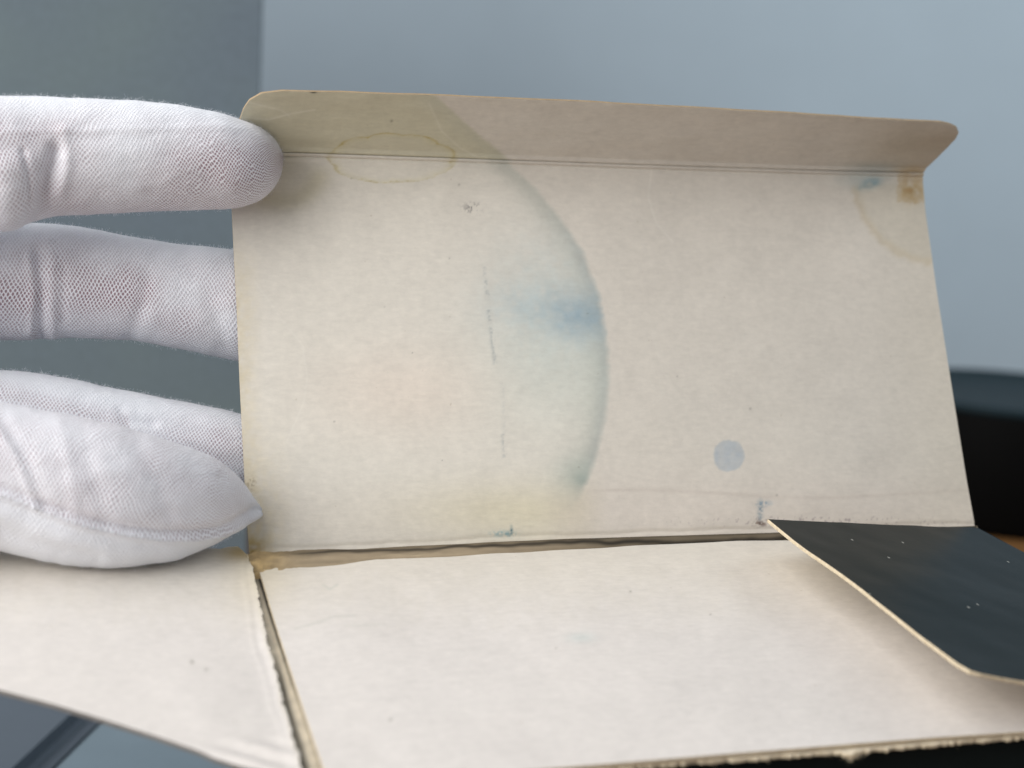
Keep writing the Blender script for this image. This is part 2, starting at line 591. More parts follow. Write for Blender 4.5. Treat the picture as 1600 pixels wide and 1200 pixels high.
back_bot = [(390, 866), (500, 862), (600, 858), (700, 852.5), (855, 845), (1000, 840), (1200, 833), (1524, 825)]
back_top = [(360, 237), (440, 239), (700, 248), (1000, 259), (1250, 267), (1441, 272)]
back_left = [(390, 866), (385, 800), (380, 700), (375, 600), (370, 475), (366, 400), (363, 340), (360, 237)]
back_right = [(1524, 825), (1510, 748), (1488, 610), (1463, 450), (1446, 330), (1441, 272)]
nu, nv = 640, 330
PX = coons(back_bot, back_right, back_top, back_left, nu, nv)
PB = onplane(PX, O3, NP)
uu, vv = np.meshgrid(np.linspace(0, 1, nu), np.linspace(0, 1, nv), indexing='ij')
edge_in = sm(0, 0.12, uu) * sm(0, .12, 1 - uu) * sm(0, .1, vv) * sm(0, .1, 1 - vv)
wav = fbm(uu * 6, vv * 3, 5, 3) * 0.00045 * edge_in + 0.0009 * np.sin(uu * math.pi) * np.sin(vv * math.pi)
rub = 0.00022 * g(vv - 0.986, 0.004)       # crease embossing
rub += -0.00012 * g(vv - 0.012 - 0.006 * fbm(uu * 20, vv, 8), 0.006)
PB = PB + NP * (wav + rub)[..., None]
sheet("back_panel", PB, NP, 0.00040, M_PAPER, M_COAT, box, stains_and_shadow(PX[..., 0], PX[..., 1]))

# tuck flap, bent forward from the top crease
FA = 0.6985
GF = np.array([0, -math.sin(FA), math.cos(FA)])
NF = np.array([0, -math.cos(FA), -math.sin(FA)])
TL = hit(360, 237, O3, NP)
flap_bot = [(362, 234)] + [(a, b - 2.5) for a, b in back_top[1:-1]] + [(1441, 268)]
flap_top = [(408, 146), (440, 142), (490, 143), (700, 149), (1000, 163), (1250, 177), (1400, 186), (1470, 191), (1484, 194)]
flap_left = [(362, 234), (367, 215), (373, 190), (380, 171), (390, 157), (408, 146)]
flap_right = [(1441, 268), (1447, 263), (1480, 233), (1493, 218), (1498, 207), (1495, 199), (1484, 194)]
nu2, nv2 = 640, 80
PX2 = coons(flap_bot, flap_right, flap_top, flap_left, nu2, nv2)
PF = onplane(PX2, TL, NF)
uu, vv = np.meshgrid(np.linspace(0, 1, nu2), np.linspace(0, 1, nv2), indexing='ij')
PF = PF + NF * (fbm(uu * 7, vv * 2, 15, 3) * 0.0004 * sm(0, .3, vv) + 0.00035 * g(vv - 0.03, 0.03))[..., None]
sheet("tuck_flap", PF, NF, 0.00032, M_PAPER, M_COAT, box, stains_and_shadow(PX2[..., 0], PX2[..., 1], True), rim_mat=plain('aged_brown_edge', lin((168, 148, 120)), 0.9, 900, 0.25, 0.3))

# raised double crease band between the two
cb = np.array([(380, 237.3)] + back_top[1:], float)
cc = curve(cb, 200)
prof = [(-4.2, 0.0000), (-3.6, 0.00040), (-2.0, 0.00058), (-0.6, 0.00030), (0.6, 0.00034), (2.0, 0.00060), (3.8, 0.00036), (4.6, 0.0)]
PXc = np.stack([np.stack([cc[:, 0], cc[:, 1] + a], 1) for a, _ in prof], 1)
PC = onplane(PXc, O3, NP) + NP * (np.array([h for _, h in prof])[None, :] + 0.0001)[..., None]
sheet("crease_band", PC, NP, 0.0003, M_PAPER, M_PAPER, box, stains_and_shadow(PXc[..., 0], PXc[..., 1]) * 1.02)

# bottom: base ply with torn fore edge, then the clean inner ply on top
ZB = 0.0010
bb_bot = [(450, 1262), (700, 1232), (860, 1209), (1000, 1196), (1100, 1188), (1170, 1184), (1290, 1175), (1318, 1176), (1328, 1181), (1336, 1175), (1345, 1172), (1400, 1167), (1500, 1158), (1600, 1150), (2075, 1112)]
bc = curve(bb_bot, 700)
bc[:, 1] += fbm(bc[:, 0] / 6, bc[:, 0] * 0, 51, 4) * 3.2
PX3 = coons(bc, [(2075, 1112), (1527, 829)], [(386, 871), (600, 861), (1000, 843), (1527, 829)], [tuple(bc[0]), (440, 1160), (418, 1030), (386, 871)], 900, 160)
PBB = onplane(PX3, Z * 0.0003, Z)
nzb = fbm(PX3[..., 0] / 12, PX3[..., 1] / 12, 61)
tb = np.zeros(nzb.shape + (3,)) + np.array([224, 212, 190.])
tb = tb * (1 + 0.12 * nzb[..., None])
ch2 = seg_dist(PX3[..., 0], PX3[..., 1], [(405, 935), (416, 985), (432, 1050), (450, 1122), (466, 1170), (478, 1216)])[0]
tb = tb * (1 - 0.55 * g(ch2 - 4, 3.5) * sm(1000, 1080, PX3[..., 1]))[..., None]  # left flap's shadow painted along its torn edge
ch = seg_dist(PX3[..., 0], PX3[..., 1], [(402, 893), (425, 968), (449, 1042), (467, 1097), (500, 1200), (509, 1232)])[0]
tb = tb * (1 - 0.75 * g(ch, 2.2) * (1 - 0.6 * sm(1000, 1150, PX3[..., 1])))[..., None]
xe = PX3[..., 0]
tb = tb * (1 - 0.35 * g(PX3[..., 0] - 400, 40) * g(PX3[..., 1] - 890, 30))[..., None]
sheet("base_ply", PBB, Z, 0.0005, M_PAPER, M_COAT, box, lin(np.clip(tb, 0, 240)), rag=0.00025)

b_back = [(405, 889), (440, 883), (472, 879), (530, 876), (594, 872), (715, 863), (837, 854), (1000, 846), (1200, 840), (1525, 829)]
b_left = [(514, 1232), (505, 1200), (470, 1095), (452, 1040), (428, 966), (405, 889)]
b_front = [(514, 1232), (700, 1214), (850, 1201), (1000, 1189), (1150, 1176.5), (1319, 1163), (1459, 1152), (1600, 1143), (2064, 1103)]
b_right = [(2064, 1103), (1525, 829)]
PX4 = coons(b_front, b_right, b_back, b_left, 420, 220)
PBI = onplane(PX4, Z * ZB, Z)
uu, vv = np.meshgrid(np.linspace(0, 1, 420), np.linspace(0, 1, 220), indexing='ij')
PBI = PBI + Z * (fbm(uu * 5, vv * 4, 71, 3) * 0.0004 * sm(0, .1, uu) * sm(0, .1, vv) - 0.0002 * sm(.93, 1, vv))[..., None]
sheet("bottom_panel", PBI, Z, 0.00055, M_PAPER, M_EDGE, box, stains_bottom(PX4[..., 0], PX4[..., 1]), rag=0.0001)

# torn hinge paper along the back fold: crumpled brown strip that widens to the left
t0 = curve([(386, 868), (450, 865), (560, 861), (700, 854), (860, 846.5), (1200, 836), (1526, 825)], 300)
t1 = curve([(398, 897), (440, 890), (560, 881), (700, 869), (860, 857), (1200, 843), (1526, 831)], 300)
K = np.linspace(0, 1, 14)
PX5 = t0[:, None] * (1 - K[None, :, None]) + t1[:, None] * K[None, :, None]
A5 = onplane(PX5, Z * 0.0012, Z) + Z * (0.0004 - 0.0012 * K ** 1.5)[None, :, None]
cr = fbm(PX5[..., 0] / 70, (PX5[..., 1] + PX5[..., 0] * .05) / 1.6, 81, 4)
sc = 1 - sm(600, 1000, PX5[..., 0]) * 0.85
A5 = A5 + Z * ((cr * 0.0002 * sc + fbm(PX5[..., 0] / 10, PX5[..., 1] / 2.2, 85, 3) * 0.0005 * g(PX5[..., 0] - 400, 60)))[..., None]
t5 = (np.array([158, 142, 118.]) * (1 + 0.16 * cr)[..., None]) * (1 - 0.25 * g(K - 0.0, 0.25))[None, :, None]
crack_shade = g((PX5[..., 1] - np.interp(PX5[..., 0], t0[:, 0], t0[:, 1])) - 4.0 - 3 * fbm(PX5[..., 0] / 60, PX5[..., 0] * 0, 83, 3), 1.6) * sm(420, 520, PX5[..., 0])  # shade of the ply gap, painted as a dark line
t5 = t5 * (1 - 0.55 * crack_shade)[..., None] * (1 - 0.30 * sm(700, 1000, PX5[..., 0]))[..., None]
yk = (g(PX5[..., 0] - 400, 45) * 0.6)[..., None]
t5 = t5 * (1 - yk) + (np.array([186, 156, 104.]) * (1 + 0.35 * fbm(PX5[..., 0] / 9, PX5[..., 1] / 2.5, 84, 3))[..., None]) * yk
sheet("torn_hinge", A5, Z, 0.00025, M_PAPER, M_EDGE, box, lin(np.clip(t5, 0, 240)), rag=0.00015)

# left side flap, nearly flat, inner ply torn along its hinge
LA = hit(388, 866, Z * .001, Z)
LB = hit(478, 1200, Z * .001, Z)
hL = (LB - LA) / np.linalg.norm(LB - LA)
sL = np.cross(Z, hL)
if sL[0] > 0:
    sL = -sL
ph = math.radians(3)
dL = sL * math.cos(ph) + Z * math.sin(ph)
nL = np.cross(dL, hL)
if nL[2] < 0:
    nL = -nL
LA2 = LA + Z * 0.0004
left_back = [(-110, 850), (0, 846), (200, 850), (345, 857), (356, 854), (372, 853), (386, 866)]
lc = curve([(474, 1216), (463, 1170), (448, 1122), (430, 1050), (415, 985), (404, 935), (399, 905), (386, 866)], 300)
lc[:, 0] += fbm(lc[:, 1] / 7, lc[:, 1] * 0, 91, 4) * 5.0 * sm(0, .1, np.linspace(0, 1, 300)) * sm(0, .1, np.linspace(1, 0, 300))
lf = [(-110, 1046), (0, 1078), (80, 1099), (150, 1120), (250, 1152), (310, 1173), (335, 1184), (352, 1189), (380, 1197), (420, 1206), (474, 1216)]
PX6 = coons(lf, lc, left_back, [(-110, 1046), (-110, 850)], 240, 300)
PL = onplane(PX6, LA2, nL)
uu, vv = np.meshgrid(np.linspace(0, 1, 240), np.linspace(0, 1, 300), indexing='ij')
e6 = seg_dist(PX6[..., 0], PX6[..., 1], [tuple(q) for q in lc[::20]])[0]
curl = 0.0002 * g(e6, 10) + fbm(uu * 4, vv * 4, 95, 2) * 0.0002 * sm(0, .25, vv)
curl += 0.00005 * g(e6 - 17 - 3 * np.sin(PX6[..., 1] / 50), 5) * sm(0.02, 0.1, 1 - vv)
wr = g(PX6[..., 0] - 400, 70) * g(PX6[..., 1] - 1185, 26)
curl += wr * 0.0003 * np.sin((PX6[..., 1] * 1.0 - PX6[..., 0] * 0.28) / 4.5)
PL = PL + nL * curl[..., None]
tl = stains_bottom(PX6[..., 0], PX6[..., 1])
k1 = (g(PX6[..., 0] - 375, 30) * g(PX6[..., 1] - 862, 14) * 0.8)[..., None]
tl = tl * (1 - k1) + lin((176, 150, 96)) * k1
k2 = (g(e6, 4) * 0.35)[..., None]
tl = tl * (1 - k2) + lin((224, 214, 192)) * k2
sheet("side_flap", PL, nL, 0.0006, M_PAPER, M_COAT, box, tl, rag=0.00008, rim_mat=plain('grey_edge', lin((120, 116, 112)), 0.9, 900, 0.3, 0.3))  # rim greyer and darker than the raw board edge

# right side flap folded in over the bottom, dark outside up
RA = hit(1525, 823, Z * .0014, Z)
RB = hit(2064, 1103, Z * .0014, Z)
hR = (RB - RA) / np.linalg.norm(RB - RA)
sR = np.cross(hR, Z)
if sR[0] > 0:
    sR = -sR
ph = math.radians(8.5)
dR = sR * math.cos(ph) + Z * math.sin(ph)
nR = np.cross(hR, dR)
if nR[2] < 0:
    nR = -nR
rb = [(1200, 810.5), (1290, 816), (1400, 821), (1525, 823.5)]
rf = [(1515, 1050), (1530, 1054), (1600, 1064), (1960, 1130)]
rl = [(1515, 1050), (1495, 1038), (1470, 1018), (1400, 962), (1350, 923), (1265, 863), (1240, 844), (1215, 823), (1200, 810.5)]
rr_ = [(1960, 1130), (2010, 1090), (1990, 1062), (1600, 863), (1525, 823.5)]
PX7 = coons(rf, rr_, rb, rl, 160, 160)
PR = onplane(PX7, RA, nR)
uu, vv = np.meshgrid(np.linspace(0, 1, 160), np.linspace(0, 1, 160), indexing='ij')
PR = PR + nR * (fbm(uu * 3, vv * 3, 101, 3) * 0.0004 * sm(0, .2, 1 - uu))[..., None]
rf_o = sheet("side_flap", PR, nR, 0.00055, M_COAT, M_PAPER, box, PR * 0 + lin((215, 205, 185)), rag=0.0001)
rf_o["label"] = "side flap folded inward showing its dark coated outside"

# front panel: hangs from the torn fore edge down to the desk, dark outside towards the viewer
DOWN_W = Vector((0, 0, -1))
dn = np.array(BOXM.to_3x3().inverted() @ DOWN_W)
zmin = None
fe = curve([(366, 1183), (470, 1255), (860, 1206), (1150, 1181), (1600, 1146), (2060, 1110)], 80)
FE = onplane(fe[:, None, :], Z * -0.0004, Z)[:, 0]
FE[:, 1] += 0.0006
wz = (np.c_[FE, np.ones(len(FE))] @ BM.T)[:, 2]
KK = np.linspace(0, 1, 12)
PP = FE[:, None, :] + dn[None, None, :] * (wz[:, None] * KK[None, :])[..., None]
nfp = np.cross(FE[-1] - FE[3], dn)
nfp /= np.linalg.norm(nfp)
if nfp[1] > 0:
    nfp = -nfp
sheet("front_panel", PP, nfp, 0.0005, M_COAT, M_PAPER, box, PP * 0 + lin((215, 205, 185)))

# torn fibres along the fore edge and a tuft
fv, ffc = [], []
for i in range(2600):
    if i < 2000:
        q = rng.random()
        x = 900 + 700 * q ** 0.8
        y = np.interp(x, bc[:, 0], bc[:, 1]) + rng.normal(0, 1.2)
        L = abs(rng.normal(0, 0.00035)) + 0.0001
        sp_ = 0.9
    else:
        x = 1328 + rng.normal(0, 7)
        y = np.interp(x, bc[:, 0], bc[:, 1]) + rng.normal(0, 1.5)
        L = abs(rng.normal(0, 0.0005)) + 0.0002
        sp_ = 1.0
    p = hit(x, y, Z * 0.0001, Z)
    d = np.array([rng.normal(0, sp_), -1 + rng.normal(0, .3), rng.normal(-0.2, .5)])
    d /= np.linalg.norm(d)
    s = np.cross(d, rng.normal(size=3))
    s *= 0.000035 / np.linalg.norm(s)
    k = len(fv)
    fv += [p - s, p + s, p + d * L]
    ffc.append((k, k + 1, k + 2))
o = link_mesh("torn_fibres", fv, ffc, [M_EDGE], box)
o["kind"] = "stuff"

# ------------------------------------------------------------------ the gloved hand
hand = empty("gloved_hand", BOXM)
tag(hand, "left hand in a white cotton knit glove pinching the box's back panel", "gloved hand")

CX = bR @ np.array([1, 0, 0.])
CY = bR @ np.array([0, 1, 0.])
CZ = bR @ np.array([0, 0, -1.])      # away from the camera


def digit(rows, k, off, n=150, m=64, extra_tip=None):
    """rows: (x, top, bottom) in the photo; off(i-th row radius, x) -> distance in front of the back panel's plane"""
    rows = np.array(rows, float)
    t = np.linspace(0, 1, len(rows))
    L = np.r_[0, np.cumsum(np.hypot(np.diff(rows[:, 0]), np.diff((rows[:, 1] + rows[:, 2]) / 2)) + 0.4 * np.abs(np.diff(rows[:, 2] - rows[:, 1])))]
    tt = np.linspace(0, L[-1], n)
    R = np.stack([np.interp(tt, L, rows[:, i]) for i in range(3)], 1)
    ker = np.array([1, 2, 3, 2, 1.]) / 9
    for _ in range(3):
        Rp = np.pad(R, ((2, 2), (0, 0)), 'edge')
        R2 = sum(ker[j] * Rp[j:j + n] for j in range(5))
        R2[0], R2[-1] = R[0], R[-1]
        R = R2
    cen, rad = [], []
    for x, a, b in R:
        mid = (a + b) / 2
        p = hit(x, mid, O3, NP)
        dep = (p - bC) @ CZ
        r = (b - a) / 2 / F_PX * dep
        p = hit(x, mid, NP * off(r, x), NP)
        dep2 = (p - bC) @ CZ
        cen.append(p)
        rad.append((b - a) / 2 / F_PX * dep2)
    cen, rad = np.array(cen), np.array(rad)
    V = []
    th = np.linspace(0, 2 * math.pi, m, endpoint=False)
    axd = cen[-25] - cen[10]
    axd /= np.linalg.norm(axd)
    e2 = CZ - (CZ @ axd) * axd
    e2 /= np.linalg.norm(e2)
    e1 = np.cross(axd, e2)
    e1 = e1 if e1 @ CY > 0 else -e1
    for c, r in zip(cen, rad):
        V.append(c + r * (np.cos(th)[:, None] * e1 + k * np.sin(th)[:, None] * e2))
    V = np.array(V).reshape(-1, 3)
    F = []
    for i in range(n - 1):
        for j in range(m):
            F.append((i * m + j, i * m + (j + 1) % m, (i + 1) * m + (j + 1) % m, (i + 1) * m + j))
    F.append(tuple(range(m)))
    F.append(tuple((n - 1) * m + j for j in range(m - 1, -1, -1)))
    return V, F, cen, rad, e1, e2, axd


thumb_rows = [(-640, 330, 430), (-420, 150, 470), (-250, 142, 395), (-120, 146, 366), (-50, 149, 358), (0, 150, 355), (35, 150, 349), (60, 151, 338), (100, 151, 336), (175, 154, 333), (245, 158, 329), (300, 166, 329), (350, 175, 329),
              (380, 183, 322), (402, 191, 311), (420, 201, 297), (434, 214, 277), (441, 228, 260), (444, 241, 247)]
index_rows = [(-580, 400, 470), (-400, 330, 545), (-250, 345, 540), (-100, 348, 535), (0, 348, 533), (45, 348, 531), (105, 352, 528), (175, 364, 529), (245, 377, 537), (300, 384, 548), (362, 391, 563), (420, 402, 572), (480, 415, 572), (530, 432, 562), (560, 455, 545), (572, 480, 515), (576, 495, 502)]
mid_rows = [(-580, 580, 650), (-400, 520, 735), (-200, 560, 745), (-50, 574, 745), (0, 579, 742), (35, 580, 740), (105, 593, 744), (175, 607, 750), (280, 628, 760), (376, 647, 770), (450, 664, 772), (510, 684, 765), (545, 706, 750), (556, 722, 738)]
ring_rows = [(-640, 690, 760), (-420, 620, 840), (-200, 612, 852), (-80, 618, 850), (0, 628, 853), (35, 634, 860), (70, 642, 871), (140, 657, 882), (210, 672, 882), (280, 696, 871), (332, 714, 853), (360, 734, 840), (378, 755, 826), (392, 774, 817), (402, 785, 811), (409, 792, 805), (412, 796, 801)]
pinky_rows = [(-700, 820, 880), (-520, 780, 960), (-380, 815, 985), (-300, 830, 985), (-240, 850, 975), (-205, 880, 955), (-198, 905, 925)]

digs = []
digs.append(("thumb", digit(thumb_rows, 0.86, lambda r, x: 0.84 * r + 0.0001)))
digs.append(("index", digit(index_rows, 0.92, lambda r, x: -0.92 * r - 0.0010)))
digs.append(("middle", digit(mid_rows, 0.92, lambda r, x: -0.92 * r - 0.0012)))
digs.append(("ring", digit(ring_rows, 0.92, lambda r, x: 0.92 * r + 0.0002)))
digs.append(("pinky", digit(pinky_rows, 0.85, lambda r, x: 0.3 * r + 0.001)))
palm_rows = [(-1750, 300, 830), (-1500, 300, 830), (-1200, 260, 850), (-1000, 190, 900), (-850, 170, 930), (-700, 190, 940), (-560, 230, 930), (-470, 300, 900), (-420, 420, 800), (-405, 560, 640)]
digs.append(("palm", digit(palm_rows, 0.46, lambda r, x: 0.0)))

VV, FF = [], []
off = 0
for nme, dg in digs:
    VV.append(dg[0])
    FF += [tuple(i + off for i in f) for f in dg[1]]
    off += len(dg[0])
VV = np.concatenate(VV)
raw = link_mesh("glove", VV, FF, [M_GLOVE], None)
rm = raw.modifiers.new("remesh", 'REMESH')
rm.mode = 'VOXEL'
rm.voxel_size = 0.00042
rm.use_smooth_shade = True
cs = raw.modifiers.new("smooth", 'SMOOTH')
cs.factor = 0.5
cs.iterations = 8
dgp = bpy.context.evaluated_depsgraph_get()
me = bpy.data.meshes.new_from_object(raw.evaluated_get(dgp))
old = raw.data
raw.modifiers.clear()
raw.data = me
bpy.data.meshes.remove(old)
if not me.materials:
    me.materials.append(M_GLOVE)
raw.parent = hand
glove = raw
nvt = len(me.vertices)
co = np.empty(nvt * 3)
me.vertices.foreach_get("co", co)
co = co.reshape(-1, 3)
no = np.empty(nvt * 3)
me.vertices.foreach_get("normal", no)
no = no.reshape(-1, 3)
# nearest digit, length along it and arc around it
best = np.full(nvt, 1e9)
did = np.zeros(nvt, int)
U = np.zeros(nvt)
Wd = np.zeros(nvt)
TH = np.zeros(nvt)
for di, (nme, (_, _, cen, rad, e1, e2, axd)) in enumerate(digs):
    arc = np.r_[0, np.cumsum(np.linalg.norm(np.diff(cen, axis=0), axis=1))]
    kx = (0.86, .92, .92, .92, .85, .46)[di]
    for s in range(0, nvt, 20000):
        c = co[s:s + 20000]
        dif = c[:, None] - cen[None, ::2]
        a_, b_, l_ = dif @ e1, dif @ e2 / kx, dif @ axd
        dd = np.sqrt(a_ ** 2 + b_ ** 2 + l_ ** 2) / rad[None, ::2].clip(0.002)
        j = dd.argmin(1)
        v = dd[np.arange(len(c)), j]
        r_ = np.arange(len(c))
        th = np.arctan2(a_[r_, j], -b_[r_, j])
        m_ = v < best[s:s + 20000]
        sl = np.arange(s, s + len(c))[m_]
        best[sl] = v[m_]
        did[sl] = di
        U[sl] = ((c @ axd))[m_]
        rr0 = np.median(rad[20:110]) if nme != "palm" else 0.03
        Wd[sl] = (th * rr0)[m_]
        TH[sl] = th[m_]
X, Y = pix(co)
fac = -(no @ CZ)                       # 1 = faces the camera
disp = fbm(X / 55, Y / 40, 201, 3) * 0.00028 * (did != 5)


def groove(pts, depth, s, mask):
    d_, _ = seg_dist(X, Y, pts)
    return -depth * g(d_, s) * mask


T, I, Mi, Ri = did == 0, did == 1, did == 2, did == 3
front = sm(-0.3, 0.3, fac)
# thumb joint fold, bulge on its left, small folds
disp += groove([(88, 235), (78, 275), (66, 322), (60, 350)], 0.0011, 12, T) * front
disp += groove([(40, 345), (44, 290), (36, 235)], 0.0004, 5, T) * front
disp += T * 0.0011 * g(X - 12, 36) * sm(225, 270, Y) * front
disp += groove([(100, 205), (105, 260), (96, 300)], -0.0003, 9, T) * front
disp += groove([(0, 207), (150, 204), (300, 198), (380, 200), (420, 224)], -0.00014, 6, T) * front
disp += groove([(230, 300), (330, 318), (402, 292)], 0.00012, 6, T) * front
# index folds
disp += groove([(60, 392), (66, 450), (62, 528)], 0.0006, 9, I) * front
disp += groove([(45, 400), (52, 460), (48, 520)], -0.0003, 6, I) * front
disp += groove([(82, 400), (80, 470), (84, 528)], -0.00028, 7, I) * front
disp += groove([(100, 420), (98, 500)], 0.00018, 6, I) * front
disp += groove([(232, 430), (222, 480), (205, 528)], 0.0003, 12, I) * front
disp += groove([(330, 470), (350, 540)], 0.0003, 16, I) * front
# middle folds
disp += groove([(0, 612), (110, 630), (190, 655), (240, 662)], 0.00035, 6, Mi) * front
disp += groove([(188, 640), (200, 668)], 0.0003, 7, Mi) * front
disp += groove([(215, 650), (300, 672), (376, 690)], 0.0002, 10, Mi) * front
# ring: seam ridge near the lower edge, slanted folds
seam = [(-60, 760), (0, 772), (40, 787), (70, 800), (105, 812), (140, 823), (200, 836), (250, 842), (300, 841), (345, 835), (378, 822), (405, 802)]
sd, sside = seg_dist(X, Y, seam)
disp += Ri * 0.00065 * g(sd, 4.5) * front
above = (Y < np.interp(X, [p[0] for p in seam], [p[1] for p in seam]))
disp += Ri * -0.00055 * g(sd - 10, 6) * above * front
disp += Ri * 0.0006 * sm(0, 30, sd) * (~above) * front
disp += groove([(-10, 660), (25, 715), (55, 790)], -0.00022, 6, Ri) * front
disp += groove([(5, 650), (45, 720), (72, 795)], 0.00018, 10, Ri) * front
disp += groove([(95, 665), (110, 730), (118, 800)], -0.00018, 11, Ri) * front
disp += groove([(130, 680), (150, 760), (170, 820)], 0.00018, 14, Ri) * front
disp += groove([(215, 690), (250, 760), (270, 830)], 0.00015, 16, Ri) * front
disp += groove([(345, 745), (375, 790), (385, 815)], 0.00022, 8, Ri) * front
disp += groove([(0, 822), (60, 850), (150, 868)], 0.0004, 12, Ri) * (~above) * front
co2 = co + no * disp[:, None]
me.vertices.foreach_set("co", co2.ravel())
me.polygons.foreach_set("use_smooth", np.ones(len(me.polygons), bool))
# how far the skin shows through the knit
thin = np.clip(0.56 + fbm(X / 70, Y / 50, 301, 3) * 0.6, 0.3, 1)
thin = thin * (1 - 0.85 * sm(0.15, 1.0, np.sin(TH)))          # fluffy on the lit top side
thin = np.where(T, thin + 0.55 * g(X - 350, 85) * g(Y - 268, 55), thin)
thin = np.where(T, thin * (1 - 0.6 * g(X - 175, 60) * g(Y - 240, 60)), thin)
thin = np.where(I, thin + 0.5 * g(X - 40, 90) * g(Y - 470, 50) + 0.3 * g(X - 190, 60) * g(Y - 470, 40), thin)
thin = np.where(Mi, thin * (0.4 + 0.9 * sm(180, 330, X)) + 0.5 * g(Y - 612 - X * .25, 16) * (X < 200), thin)
thin = np.where(Ri, np.where(above, 0.5 + 0.3 * fbm(X / 60, Y / 40, 311, 3), 0.08), thin)
thin = np.where(Ri, thin * (1 - 0.7 * g(X - 405, 22)), thin)
at = me.attributes.new("knit", 'FLOAT_VECTOR', 'POINT')
kv = np.stack([U, Wd, np.zeros(nvt)], 1)
at.data.foreach_set("vector", kv.ravel())
at = me.attributes.new("thin", 'FLOAT', 'POINT')
at.data.foreach_set("value", np.clip(thin, 0, 1).astype(np.float32))
me.update()

# loose cotton fuzz standing off the glove
vis = np.where((X > -120) & (X < 620) & (Y < 1000) & (fac > -0.75))[0]
pick_p = np.where(np.sin(TH[vis]) > 0.3, 1.0, 0.55)
pick = rng.choice(vis, 70000, p=pick_p / pick_p.sum())
p0 = co2[pick] + rng.normal(0, 0.00018, (len(pick), 3))
n0 = no[pick]
d0 = n0 * 0.5 + rng.normal(0, 0.62, (len(pick), 3))
d0 /= np.linalg.norm(d0, axis=1)[:, None]
Ln = (0.00012 + np.abs(rng.normal(0, 0.0002, len(pick))))[:, None]
sd_ = np.cross(d0, rng.normal(size=d0.shape))
sd_ *= 0.000011 / np.linalg.norm(sd_, axis=1)[:, None]
bend = rng.normal(0, 0.35, d0.shape)
pm = p0 + d0 * Ln * 0.55
pe = p0 + (d0 + bend) * Ln
fz_v = np.stack([p0 - sd_, p0 + sd_, pm + sd_, pm - sd_, pe], 1).reshape(-1, 3)
q = np.arange(len(pick))[:, None] * 5
fz_f = [tuple(r) for r in (q + np.array([0, 1, 2, 3])).tolist()] + [tuple(r) for r in (q + np.array([3, 2, 4])).tolist()]
fm, fnt, fb = mat("cotton_fuzz", 0.9, 0.1)
fb.inputs["Base Color"].default_value = (0.82, 0.83, 0.88, 1)
fb.inputs["Transmission Weight"].default_value = 0.0
fuzz = link_mesh("glove_fuzz", fz_v, fz_f, [fm], hand)
fuzz["kind"] = "stuff"


# ------------------------------------------------------------------ room behind, in room coordinates (z = 0 is the desk)
def slab(name, x0, x1, y0, y1, z0, z1, m, bevel=0.002, kind=None, parent=None):
    import bmesh
    bm = bmesh.new()
    bmesh.ops.create_cube(bm, size=1)
    for v in bm.verts:
        v.co = Vector(((x0 + x1) / 2 + v.co.x * (x1 - x0), (y0 + y1) / 2 + v.co.y * (y1 - y0), (z0 + z1) / 2 + v.co.z * (z1 - z0)))
    if bevel:
        bmesh.ops.bevel(bm, geom=bm.edges[:], offset=bevel, segments=3, affect='EDGES')
    me = bpy.data.meshes.new(name)
    bm.to_mesh(me)
    bm.free()
    me.materials.append(m)
    o = bpy.data.objects.new(name, me)
    S.collection.objects.link(o)
    if parent:
        o.parent = parent
    if kind:
        o["kind"] = kind
    return o


M_WALL = plain("pale_grey_wall_paint", lin((170, 186, 198)), 0.75, 25, 0.05, 0.15)
M_BOARD = plain("slate_grey_board", lin((99, 112, 122)), 0.75, 420, 0.28, 0.3)
M_SLAB = plain("grey_mat", lin((122, 137, 147)), 0.6, 90, 0.08, 0.1)
M_SLAB2 = plain("dark_grey_mat", lin((94, 103, 113)), 0.6, 90, 0.08, 0.1)
M_TUB = plain("matt_black_plastic", (0.003, 0.003, 0.003), 0.6, 300, 0.2, 0.1, 0.05)
M_LID = plain("blue_black_lid", (0.010, 0.022, 0.028), 0.55, 200, 0.15, 0.1, 0.15)

bn = M_BOARD.node_tree
bco = bn.nodes["Texture Coordinate"].outputs["Object"]
bp = bn.nodes["Principled BSDF"].inputs["Base Color"]
src = bp.links[0].from_socket
rmp = N(bn, "ShaderNodeMapRange")
rmp.inputs[1].default_value, rmp.inputs[2].default_value = 0.35, 0.72
bn.links.new(noise(bn, bco, 14, 2, 0.5), rmp.inputs[0])
bn.links.new(mixc(bn, mth(bn, 'MULTIPLY', rmp.outputs[0], 0.45), src, lin((112, 128, 124))), bp)

slab("wall", -1.2, 1.6, 0.80, 0.85, -0.4, 1.6, M_WALL, 0, "structure")
desk = slab("desk", -0.9, 1.2, -0.25, 0.80, -0.03, 0.0, wood_mat(), 0.003, "structure")


def ray_room(px, py):
    return Vector(((px - 800) / F_PX, -(py - 600) / F_PX, -1.0))


def on_desk(px, py, z=0.0):
    d = CAMW.to_3x3() @ ray_room(px, py)
    o = CAMW.translation
    return o + d * ((z - o.z) / d.z)


def on_y(px, py, y):
    d = CAMW.to_3x3() @ ray_room(px, py)
    o = CAMW.translation
    return o + d * ((y - o.y) / d.y)


bx = on_y(406, 100, 0.50).x
bd = slab("upright_board", -0.75, bx, 0.50, 0.5025, 0.0, 0.25, M_BOARD, 0)
tag(bd, "tall slate-grey board standing upright behind the gloved hand", "board")


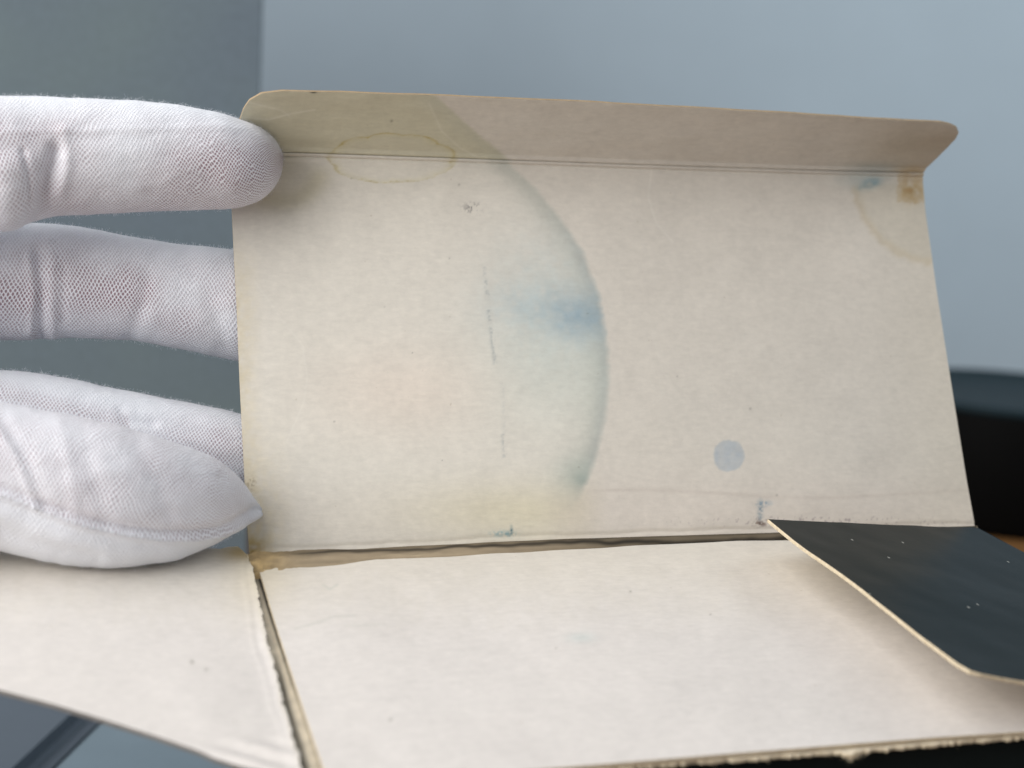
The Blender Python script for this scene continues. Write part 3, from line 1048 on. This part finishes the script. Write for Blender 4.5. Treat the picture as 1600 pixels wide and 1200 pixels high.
def poly_slab(name, pts, z0, z1, m, bevel=0.0):
    import bmesh
    bm = bmesh.new()
    vs = [bm.verts.new((x, y, z0)) for x, y in pts]
    f = bm.faces.new(vs)
    r = bmesh.ops.extrude_face_region(bm, geom=[f])
    for v in r["geom"]:
        if isinstance(v, bmesh.types.BMVert):
            v.co.z = z1
    bmesh.ops.recalc_face_normals(bm, faces=bm.faces[:])
    if bevel:
        bmesh.ops.bevel(bm, geom=bm.edges[:], offset=bevel, segments=5, affect='EDGES')
    me = bpy.data.meshes.new(name)
    bm.to_mesh(me)
    bm.free()
    me.materials.append(m)
    o = bpy.data.objects.new(name, me)
    S.collection.objects.link(o)
    return o


a = on_desk(133, 1125, 0.014)
b = on_desk(55, 1200, 0.014)
dv = (a - b).normalized()
nvx = Vector((-dv.y, dv.x, 0)).normalized()
P1, P2 = a + dv * 0.04, b - dv * 0.20
gp = 0.0004
s1 = poly_slab("desk_mat", [(P1 - nvx * gp)[:2], (P2 - nvx * gp)[:2], (0.02, P2.y), (0.02, P1.y)], 0.0005, 0.014, M_SLAB, 0.004)
tag(s1, "smooth blue-grey mat under the box, right of the dark gap at the lower left", "desk mat")
s2 = poly_slab("desk_mat", [(P1 + nvx * gp)[:2], (P2 + nvx * gp)[:2], (-0.5, P2.y), (-0.5, P1.y)], 0.0005, 0.014, M_SLAB2, 0.004)
tag(s2, "darker grey mat at the lower left corner, left of the dark gap", "desk mat")

# black round tub with a blue-black lid
base = on_desk(1560, 842)
R_T = 0.057
d2 = Vector((base.x, base.y)).normalized()
tc = Vector((base.x, base.y)) + d2 * R_T
tub = empty("round_tub", Matrix.Translation((tc.x, tc.y, 0)))
tag(tub, "squat black round tub with a dark teal lid behind the box", "tub")


def lathe(name, prof, m, parent, seg=96):
    V, F = [], []
    for r, z in prof:
        for j in range(seg):
            t = 2 * math.pi * j / seg
            V.append((r * math.cos(t), r * math.sin(t), z))
    for i in range(len(prof) - 1):
        for j in range(seg):
            F.append((i * seg + j, i * seg + (j + 1) % seg, (i + 1) * seg + (j + 1) % seg, (i + 1) * seg + j))
    F.append(tuple(range(seg - 1, -1, -1)))
    F.append(tuple((len(prof) - 1) * seg + j for j in range(seg)))
    return link_mesh(name, V, F, [m], parent)


HT = 0.050
lathe("body", [(R_T * .96, 0.0), (R_T * .99, 0.001), (R_T, 0.003), (R_T, HT - .004), (R_T * .99, HT - 0.0030)], M_TUB, tub)
lathe("lid", [(R_T * .985, HT - 0.003), (R_T * .985, HT - .001), (R_T * .97, HT), (R_T * .90, HT), (R_T * .885, HT - .0006), (R_T * .2, HT - .0006), (R_T * .01, HT - .0006)], M_LID, tub)
